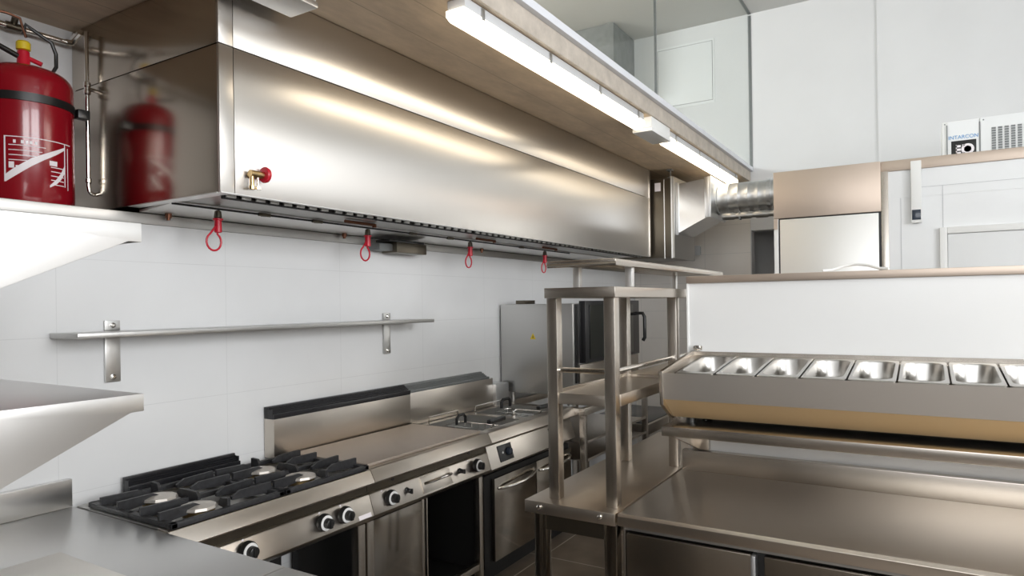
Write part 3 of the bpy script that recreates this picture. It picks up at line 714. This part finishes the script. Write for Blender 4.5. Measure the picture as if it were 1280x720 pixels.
# ------------------------------------------------------------------ combi oven on its stand
OX0, OX1, OY0, OY1, OZ0, OZ1 = 4.22, 5.42, 2.09, 2.682, .945, 1.588
t = thing('combi_oven', 'steel combi oven with black glass door behind the pass rack', 'oven', ((OX0 + OX1) / 2, 2.4, OZ0))
obj('oven_body', M().box(OX0, OX1, OY0, OY1, OZ0, OZ1, .006), steel('steel_oven', col=(.55, .545, .53), grain=(60, 60, 3), rough=.36), t)
obj('door_seal', M().box(OX0 + .03, OX0 + .06, OY0 - .012, OY0 - .0005, 1.03, OZ1 - .005), BLACK, t)
d = obj('door', M().box(OX0 + .10, OX1 - .05, OY0 - .050, OY0 - .0005, 1.165, 1.606, .006), ENAMEL, t)
obj('glass', M().box(OX0 + .17, OX1 - .20, OY0 - .056, OY0 - .0505, 1.19, 1.575, .002), GLASSD, d)
obj('handle', M().tube([(OX1 - .10, OY0 - .0505, 1.50), (OX1 - .10, OY0 - .10, 1.50), (OX1 - .10, OY0 - .115, 1.47), (OX1 - .10, OY0 - .115, 1.30), (OX1 - .10, OY0 - .10, 1.275)], .014, 12), BLACK, d)
m = M()
for k in range(8): m.lathe([(.007, 0), (.006, -.002)], (OX0 + .42, OY0 - .0565, 1.22 + k * .042), 10, 'y')
obj('icon', m, LABELW, d)
obj('bottom_front', M().box(OX0 + .07, OX1 - .005, OY0 - .02, OY0 - .0005, .96, 1.155, .003), STEEL, t)
obj('vent_outlet', M().box(OX0 + .05, OX0 + .20, 2.50, 2.58, OZ1 + .0005, OZ1 + .028, .003), DARKMETAL, t)
tri = obj('warning_sticker', M().prism('x', [(2.385, 1.335), (2.432, 1.335), (2.4085, 1.380)], OX0 - .001, OX0 - .0002), YEL, t)
obj('bolt_symbol', M().prism('x', [(2.404, 1.343), (2.413, 1.343), (2.4105, 1.362), (2.4065, 1.362)], OX0 - .0016, OX0 - .0011), BLACK, tri)
for x in (OX0 + .06, OX1 - .06):
    for y in (OY0 + .06, OY1 - .06): obj('foot', M().cyl((x, y, .8655), (x, y, OZ0 - .0005), .018, seg=14), STEEL_DULL, t)
t = thing('oven_stand', 'steel leg stand with tray slots carrying the oven', 'stand', (4.6, 2.35, 0))
obj('top_frame', M().box(4.20, 5.44, 2.0, 2.04, .815, .865, .002).box(4.20, 5.44, 2.66, 2.69, .815, .865, .002).box(4.20, 4.24, 2.0405, 2.6595, .815, .865, .002).box(5.40, 5.44, 2.0405, 2.6595, .815, .865, .002), STEEL, t)
for x in (4.205, 5.395):
    for y in (2.0, 2.645): obj('leg', M().box(x, x + .04, y, y + .04, .0, .8145, .002), STEEL_Z, t)
for z in (.50, .625):
    obj('runner', M().box(4.246, 5.394, 2.01, 2.64, z - .006, z, .001).box(4.246, 5.394, 2.0, 2.009, z - .006, z + .012, .001), STEEL, t)
t = thing('low_stand', 'low steel stand with dark top beyond the oven stand', 'stand', (5.75, 2.35, 0))
obj('stand_top', M().box(5.50, 6.5, 2.02, 2.65, .46, .545, .003), STEEL, t)
for x in (5.51, 6.45):
    for y in (2.03, 2.60): obj('leg', M().box(x, x + .04, y, y + .04, 0, .4595, .002), STEEL_Z, t)
obj('top_mat', M().box(5.53, 6.47, 2.05, 2.62, .5455, .552, .001), ENAMEL, t)

# ------------------------------------------------------------------ pass table and rack
t = thing('narrow_table', 'narrow steel work table carrying the open rack', 'table', (2.8, 1.04, 0))
obj('table_top', M().box(2.05, 3.46, .872, 1.214, .858, .90, .003), STEEL_TOP, t)
obj('apron', M().box(2.076, 3.43, .905, .925, .80, .8575).box(2.076, 3.43, 1.16, 1.18, .80, .8575).box(2.076, 2.096, .9255, 1.1595, .80, .8575), DARKMETAL, t)
for x in (2.072, 3.39):
    for y in (.876, 1.142): obj('leg', M().box(x, x + .042, y, y + .046, 0, .857, .003), STEEL_MIRROR, t)  # darker steel than the posts: dark floor reflection put into the colour
for y in (.925, 1.155):
    obj('bolt', M().lathe([(.008, 0), (.008, -.004), (.004, -.006)], (2.0495, y, .882), 12, 'x'), CHROME, t)
t = thing('pass_rack', 'open steel rack with square posts standing on the narrow table', 'rack', (2.75, 1.01, .9005))
for x in (2.10, 2.755, 3.41):
    for y in (.884, 1.102): obj('post', M().box(x, x + .040, y, y + .040, .9005, 1.608, .002), STEEL_Z, t)
obj('top_shelf', M().box(2.08, 3.46, .873, 1.14, 1.6085, 1.644, .002), STEEL_Y, t)
obj('middle_shelf', M().box(2.141, 2.754, .895, 1.130, 1.262, 1.268).box(2.105, 2.125, .9245, 1.1015, 1.238, 1.276, .002).box(2.141, 2.754, .882, .894, 1.238, 1.278, .002).box(2.141, 2.754, 1.131, 1.142, 1.238, 1.278, .002).box(2.1255, 2.1405, .9245, 1.1015, 1.262, 1.268).box(2.796, 3.409, .882, 1.142, 1.238, 1.276, .002), STEEL_TOP, t)
obj('guard_rail', M().tube([(2.12, .9245, 1.356), (2.12, 1.1015, 1.356)], .009, 10).tube([(2.1405, .904, 1.356), (2.7545, .904, 1.356)], .009, 10).tube([(2.7955, .904, 1.356), (3.4095, .904, 1.356)], .009, 10), CHROME, t)
ov = obj('upper_shelf', M().box(2.065, 3.44, .862, 1.122, 1.722, 1.736, .005).tube([(2.068, 1.118, 1.720), (2.068, .866, 1.720), (3.436, .866, 1.720)], .0075, 8), STEEL_Y, t)
for x in (2.235, 3.36):
    for y in (.874, 1.078): obj('upper_post', M().box(x, x + .026, y, y + .026, 1.6445, 1.7215, .002), STEEL_PALE, t)

# ------------------------------------------------------------------ refrigerated counter
t = thing('refrigerated_counter', 'wide steel refrigerated counter with doors under the topping rail', 'counter', (2.4, -.1, 0))
CY0, CY1 = -1.45, .864
obj('counter_top', M().prism('y', [(2.052, .893), (2.060, .902), (2.074, .899), (2.735, .899), (2.735, .862), (2.052, .862)], CY0, CY1, .001), STEEL_TOP, t)
obj('upstand', M().box(2.736, 2.776, CY0, CY1 - .002, .862, .981, .003), STEEL_Y, t)
obj('carcass', M().box(2.115, 2.77, CY0 + .01, CY1 - .012, .12, .8615), DARK, t)
obj('end_panel', M().box(2.09, 2.77, CY1 - .0115, CY1 - .003, .10, .8615, .001), STEEL_Z, t)
obj('top_rail', M().box(2.098, 2.1145, CY0 + .01, CY1 - .012, .838, .8615), STEEL_DULL, t)
DOORS = steel('steel_fridge_door', col=(.40, .35, .29), grain=(70, 70, 2.5), rough=.24)
edges = [(.846, .440), (.414, -.02), (-.046, -.48), (-.506, -.94)]
for i, (a, b) in enumerate(edges):
    d = obj('door', M().box(2.082, 2.114, b + .012, a, .14, .832, .003), DOORS, t)
    obj('handle', M().box(2.074, 2.114, b - .003, b + .0115, .14, .832, .003), ALU, d)
for x in (2.15, 2.70):
    for y in (CY0 + .08, CY1 - .08): obj('foot', M().cyl((x, y, 0), (x, y, .1195), .022, seg=14), STEEL_DULL, t)

# wall shelf under the topping unit
t = thing('topping_shelf', 'long steel shelf fixed to half wall beneath the topping unit', 'shelf', (2.6, -.2, 1.10))
obj('shelf_board', M().box(2.40, PX - .002, -1.5, .832, 1.098, 1.134, .002), STEEL_Y, t)
for y in (.800, -.70):
    obj('bracket', M().prism('y', [(2.415, 1.0975), (2.745, 1.0975), (2.745, .99)], y - .006, y + .006).box(2.7455, PX - .002, y - .045, y + .02, .985, 1.0975, .002), STEEL_Z, t)

# topping unit
t = thing('topping_unit', 'sloping steel topping unit holding the row of food pans', 'topping unit', (2.58, -.3, 1.135))
TY0, TY1 = -1.46, .815
SL = .098
def zt(x): return 1.333 + (x - 2.38) * SL
obj('front_panel', M().prism('y', [(2.376, zt(2.376)), (2.384, 1.236), (2.398, 1.236), (2.392, zt(2.392) - .006)], TY0, TY1), steel('steel_topping_front', col=(.78, .74, .69), grain=(70, 2.5, 70), rough=.34), t)
obj('lower_fascia', M().prism('y', [(2.384, 1.2355), (2.492, 1.157), (2.502, 1.163), (2.398, 1.2355)], TY0, TY1), steel('steel_warm_reflection', col=(1.0, .83, .57), grain=(70, 2.5, 70), rough=.5), t)  # plain steel part; a golden reflection is put into its colour
obj('base_plate', M().box(2.503, 2.772, TY0, TY1, 1.157, 1.165), DARKMETAL, t)
obj('rear_panel', M().prism('y', [(2.764, 1.166), (2.773, 1.166), (2.773, 1.385), (2.764, 1.385)], TY0, TY1), STEEL_Y, t)
obj('end_plate', M().prism('y', [(2.370, 1.338), (2.380, 1.215), (2.488, 1.152), (2.773, 1.152), (2.773, 1.388)], TY1 + .0005, TY1 + .014, .001), STEEL_Z, t)
obj('margin_plate', M().prism('y', [(2.3925, zt(2.3925) - .008), (2.763, zt(2.763) - .008), (2.763, zt(2.763) - .001), (2.3925, zt(2.3925) - .001)], .778, TY1), STEEL_TOP, t)
obj('support_rail', M().prism('y', [(2.3985, zt(2.39) - .0105), (2.412, zt(2.402) - .0105), (2.412, 1.30), (2.3985, 1.30)], -.347, .7775).prism('y', [(2.748, zt(2.748) - .011), (2.7635, zt(2.7635) - .011), (2.7635, 1.30), (2.748, 1.30)], -.347, .7775), STEEL_TOP, t)
obj('cover_plate', M().prism('y', [(2.3925, zt(2.3925) - .008), (2.763, zt(2.763) - .008), (2.763, zt(2.763) - .001), (2.3925, zt(2.3925) - .001)], TY0, -.348), STEEL_TOP, t)
for x in (2.53, 2.74):
    for y in (.76, -1.2): obj('foot', M().cyl((x, y, 1.1345), (x, y, 1.1565), .018, seg=14), BLACK, t)
obj('hinge', M().box(2.752, 2.775, .785, .81, 1.3885, 1.41, .003).cyl((2.763, .78, 1.40), (2.763, .815, 1.40), .008, seg=10), CHROME, t)

def rrect(hx, hy, r, n=6):
    out = []
    for cx, cy, a0 in ((hx - r, hy - r, 0), (-hx + r, hy - r, 90), (-hx + r, -hy + r, 180), (hx - r, -hy + r, 270)):
        for i in range(n + 1):
            a = R(a0 + 90 * i / n); out.append((cx + r * math.cos(a), cy + r * math.sin(a)))
    return out
def pan_mesh():
    rings = [(.1795, .0675, .010, -.006), (.1795, .0675, .010, .0), (.178, .066, .010, .0015), (.161, .0575, .042, .0015), (.159, .0555, .042, -.003),
             (.153, .051, .040, -.050), (.149, .047, .038, -.060), (.138, .037, .03, -.066), (.12, .02, .015, -.067)]
    m = M(); n = None; vs = []; fs = []
    for hx, hy, r, z in rings:
        p = rrect(hx, hy, r); n = len(p); vs += [(x, y, z) for x, y in p]
    for i in range(len(rings) - 1):
        for s in range(n): fs.append((i * n + s, i * n + (s + 1) % n, (i + 1) * n + (s + 1) % n, (i + 1) * n + s))
    fs.append(tuple((len(rings) - 1) * n + s for s in range(n)))
    # underside a millimetre below
    o = len(vs); vs2 = [(x * .994, y * .985, z - .0015) for x, y, z in vs]
    fs2 = [tuple(i + o for i in reversed(ff)) for ff in fs]
    fs3 = [(s, (s + 1) % n, o + (s + 1) % n, o + s) for s in range(n)]
    return m.add(vs + vs2, fs + fs2 + fs3)
PANM = steel('steel_pan', col=(.50, .485, .46), grain=(20, 20, 20), rough=.30, var=.004)
ordn = ['leftmost steel food pan in the topping unit, beside end plate', 'second steel food pan from the left in the topping unit', 'third steel food pan from the left in the topping unit',
        'fourth steel food pan from the left in the topping unit', 'fifth steel food pan from the left in the topping unit', 'sixth steel food pan from the left in the topping unit',
        'seventh steel food pan from the left in the topping unit', 'last steel food pan, cut off by right edge of the photo']
pan0 = None
for i, lb in enumerate(ordn):
    y = .708 - .1403 * i; x = 2.5785
    if pan0 is None:
        pan0 = obj('food_pan', pan_mesh(), PANM); me = pan0.data
        # keep the pan's own frame at its rim
        off = pan0.location.copy()
        for v in me.vertices: v.co += off
        pan0.rotation_euler = (0, -math.atan(SL), 0); p = pan0
    else:
        p = pan0.copy(); COL.objects.link(p)
    p.location = (x, y, zt(x) - .002)
    tag(p, lb, 'food pan', 'food pans in the topping unit')

# cable lying on the partition capping
tag(obj('cable', M().tube([(PX + .02, .33, 1.700), (PX + .04, .30, 1.702), (PX + .06, .26, 1.716), (PX + .06, .22, 1.722), (PX + .05, .18, 1.716), (PX + .03, .14, 1.702), (PX + .02, .11, 1.700)], .005, 8), WHITEP), 'short pale cable arching on top of the half wall capping', 'cable')

t = thing('wall_box', 'small grey box on far tiled wall beneath the hopper', 'wall box', (6.965, 2.02, 2.06))
obj('box_body', M().box(6.945, 6.9875, 1.97, 2.08, 2.07, 2.16, .004), GREYM, t)
obj('box_cover', M().box(6.938, 6.9445, 1.965, 2.085, 2.065, 2.165, .002), GREYP, t)
# ------------------------------------------------------------------ cold room and its unit
KX = 5.5
t = thing('cold_room', 'white panelled cold room with steel top band behind half wall', 'cold room', (6.2, -.8, 0))
obj('wall_panel', M().box(KX, XF - .035, -2.6, .955, 0, 2.30), WPANEL, t)
obj('top_band', M().box(KX - .012, KX + .04, -2.6, .256, 2.494, 2.568, .003), STEEL_WARM, t)
obj('parapet', M().box(KX, KX + .06, -2.6, .256, 2.3005, 2.493), WPANEL, t)
obj('steel_fascia', M().box(KX - .035, KX + .05, .258, .980, 2.213, 2.568, .003).box(KX - .035, KX - .002, .953, .980, 2.13, 2.2125), STEEL_WARM, t)
obj('door_gap', M().box(KX - .012, KX - .0006, .2575, .9495, .02, 2.2125), BLACK, t)
obj('corner_post', M().box(KX - .03, KX - .0005, .212, .257, .0, 2.493, .002), STEEL_Z, t)
obj('white_jamb', M().box(KX - .03, KX - .0005, .950, .981, 0, 2.212, .002), WHITEP, t)
obj('steel_door', M().box(KX - .028, KX - .0125, .274, .938, .02, 2.205, .003), steel('steel_door_pale', col=(.78, .77, .74), grain=(70, 70, 2.5), rough=.42), t)
for y, in ((.135,),):
    obj('panel_joint', M().box(KX - .002, KX - .0003, y, y + .004, .0, 2.3).box(KX - .002, KX - .0003, -2.6, .07, 2.363, 2.366).box(KX - .002, KX - .0003, -.115, -.111, 0, 2.362), GREYP, t)
obj('door_frame', M().box(KX - .03, KX - .0005, -1.2, -.092, .0, .06).box(KX - .03, KX - .0005, -.136, -.092, .0605, 2.072, .003).box(KX - .03, KX - .0005, -1.2, -.1365, 2.028, 2.072, .003), WHITEP, t)
obj('cold_door', M().box(KX - .022, KX - .0005, -1.2, -.139, .07, 2.025, .003), WPANEL, t)
t = thing('temperature_controller', 'slim white vertical controller with dark screen on cold room', 'controller', (KX - .03, .04, 2.11))
obj('case', M().box(KX - .045, KX - .013, .010, .074, 2.115, 2.545, .004), WHITEP, t)
obj('screen', M().box(KX - .047, KX - .0455, .016, .069, 2.135, 2.205, .001), SCREEN, t)
AX = 5.70
t = thing('refrigeration_unit', 'white refrigeration unit with vent grille on cold room roof', 'refrigeration unit', (AX + .3, -.6, 2.30))
def ky(px): return None
obj('casing', M().box(AX, AX + .55, -1.15, -.120, 2.3005, 2.836, .006), WHITEP, t)
obj('front_panel', M().box(AX - .010, AX - .0005, -.335, -.150, 2.42, 2.830, .002), WPANEL, t)
obj('grille_panel', M().box(AX - .012, AX - .0005, -1.15, -.342, 2.3005, 2.836, .003), WPANEL, t)
for y in (-.148, -.339):
    obj('groove', M().box(AX - .0135, AX - .0125 + .012, y - .0025, y + .0035, 2.42, 2.81), GREYM, t)
for c in range(9):
    m = M(); y0 = -.405 - c * .036
    for k in range(20): m.prism('y', [(AX - .0155, 2.745 - .017 * k), (AX - .0125, 2.749 - .017 * k), (AX - .0125, 2.759 - .017 * k), (AX - .0155, 2.755 - .017 * k)], y0 - .024, y0)
    obj('vent_slots', m, GREYM, t)
for y in (-.135, -.36): obj('screw', M().lathe([(.005, 0), (.004, -.003)], (AX - .0125, y, 2.818), 8, 'x'), GREYM, t)
text_mesh('brand_lettering', 'INTARCON', .036, BLUE, t, (AX - .0112, -.243, 2.717), (0, -1, 0), (0, 0, 1), .172)
bd = obj('display_badge', M().box(AX - .0125, AX - .0105, -.318, -.172, 2.495, 2.693, .001), BLACK, t)
m = M().lathe([(.038, 0), (.038, -.001), (.022, -.001), (.022, 0)], (AX - .0128, -.268, 2.630), 28, 'x')
for k in range(3): m.box(AX - .0138, AX - .0128, -.228, -.198, 2.598 + .024 * k, 2.613 + .024 * k)
m.box(AX - .0138, AX - .0128, -.205, -.198, 2.595, 2.665).box(AX - .0138, AX - .0128, -.250, -.236, 2.597, 2.607).box(AX - .0138, AX - .0128, -.250, -.236, 2.653, 2.663)
obj('badge_symbol', m, LABELW, bd)

# ------------------------------------------------------------------ left side: shelves, worktops, board
def end_shelf(z1, lip, label, mat, ystart=1.30):
    t = thing('end_shelf', label, 'shelf', (.52, 1.8, z1 - .25), 'shelves on the side wall at left')
    xe = .746
    obj('shelf_top', M().box(.302, xe, ystart + .0045, 2.56, z1 - .030, z1, .0015), STEEL_GREY, t)
    obj('end_bracket', M().prism('y', [(xe, z1), (xe, z1 - lip), (xe - .025, z1 - lip), (.302, z1 - lip - .185), (.302, z1)], ystart, ystart + .004, .0008), mat, t)
    obj('front_lip', M().box(xe - .004, xe + .001, ystart + .0045, 2.56, z1 - lip, z1 - .0305), STEEL_GREY, t)
    obj('end_bracket', M().prism('y', [(xe, z1 - .031), (xe, z1 - lip), (xe - .025, z1 - lip), (.302, z1 - lip - .185), (.302, z1 - .031)], 2.55, 2.554), mat, t)
end_shelf(1.426, .034, 'lower steel shelf on side wall, its dark top seen from above', steel('steel_bracket', col=(.66, .65, .63), grain=(3, 60, 60), rough=.38))
end_shelf(1.757, .036, 'upper steel shelf on side wall, bright end bracket below cylinder', STEEL_PALE)
t = thing('corner_worktop', 'grey steel worktop in the corner left of the range', 'worktop', (.78, 2.1, 0))
obj('table_top', M().box(.302, 1.266, 1.527, 2.69, .83, .87, .002), STEEL_GREY, t)
obj('upstand', M().box(.302, 1.264, 2.672, 2.698, .8705, .972, .002), STEEL_GREY, t)
for x in (.33, 1.21):
    for y in (1.56, 2.62): obj('leg', M().box(x, x + .04, y, y + .04, 0, .8295, .002), STEEL_Z, t)
obj('undershelf', M().box(.372, 1.209, 1.56, 2.66, .20, .225, .002), STEEL_GREY, t)
t = thing('front_worktop', 'second steel worktop nearest camera, only its corner showing', 'worktop', (.78, 1.2, 0))
obj('table_top', M().box(.302, 1.267, .75, 1.523, .83, .869, .003), STEEL_GREY, t)
for x in (.33, 1.21):
    for y in (.78, 1.46): obj('leg', M().box(x, x + .04, y, y + .04, 0, .8295, .002), STEEL_Z, t)
tag(obj('cutting_board', M().box(.50, .98, 1.70, 2.146, .8705, .892, .006), BOARD), 'white cutting board lying on the corner worktop', 'cutting board')

# ------------------------------------------------------------------ light
def area(name, loc, rot, sx, sy, power, col):
    l = bpy.data.lights.new(name, 'AREA'); l.shape = 'RECTANGLE'; l.size = sx; l.size_y = sy; l.energy = power; l.color = col
    o = bpy.data.objects.new(name, l); COL.objects.link(o); o.location = loc; o.rotation_euler = rot
    return o
DAY = (.98, .985, 1.0)
zc = sum(WZ) / 2; hz = WZ[1] - WZ[0]
for k, (a, b) in enumerate(RW):
    area('daylight', ((a + b) / 2, YR - .2, zc), (R(90), 0, 0), b - a, hz, (200, 200, 20)[k], DAY)  # last one shines through the window added for the hood's reflection
area('daylight', (XN - .2, sum(NW[0]) / 2, zc), (R(90), 0, R(-90)), NW[0][1] - NW[0][0], hz, 80, DAY)
area('daylight', (2.5, 4.8, 3.75), (R(-90), 0, 0), 4.0, 1.0, 200, DAY)
# strip lights: warm light thrown by the two battens
w = bpy.data.worlds.new('world'); S.world = w; w.use_nodes = True
bg = w.node_tree.nodes['Background']; bg.inputs[0].default_value = (.85, .93, 1.0, 1); bg.inputs[1].default_value = 1.0

S.view_settings.view_transform = 'Standard'; S.view_settings.look = 'None'
S.view_settings.gamma = 1.0; S.view_settings.use_curve_mapping = False
S.view_settings.exposure = 0.06
S.cycles.max_bounces = 8; S.cycles.diffuse_bounces = 5; S.cycles.glossy_bounces = 5; S.cycles.transparent_max_bounces = 8
S.cycles.caustics_reflective = True; S.cycles.blur_glossy = 1.0; S.cycles.caustics_refractive = False
S.cycles.sample_clamp_indirect = 6.0
S.cycles.use_denoising = True
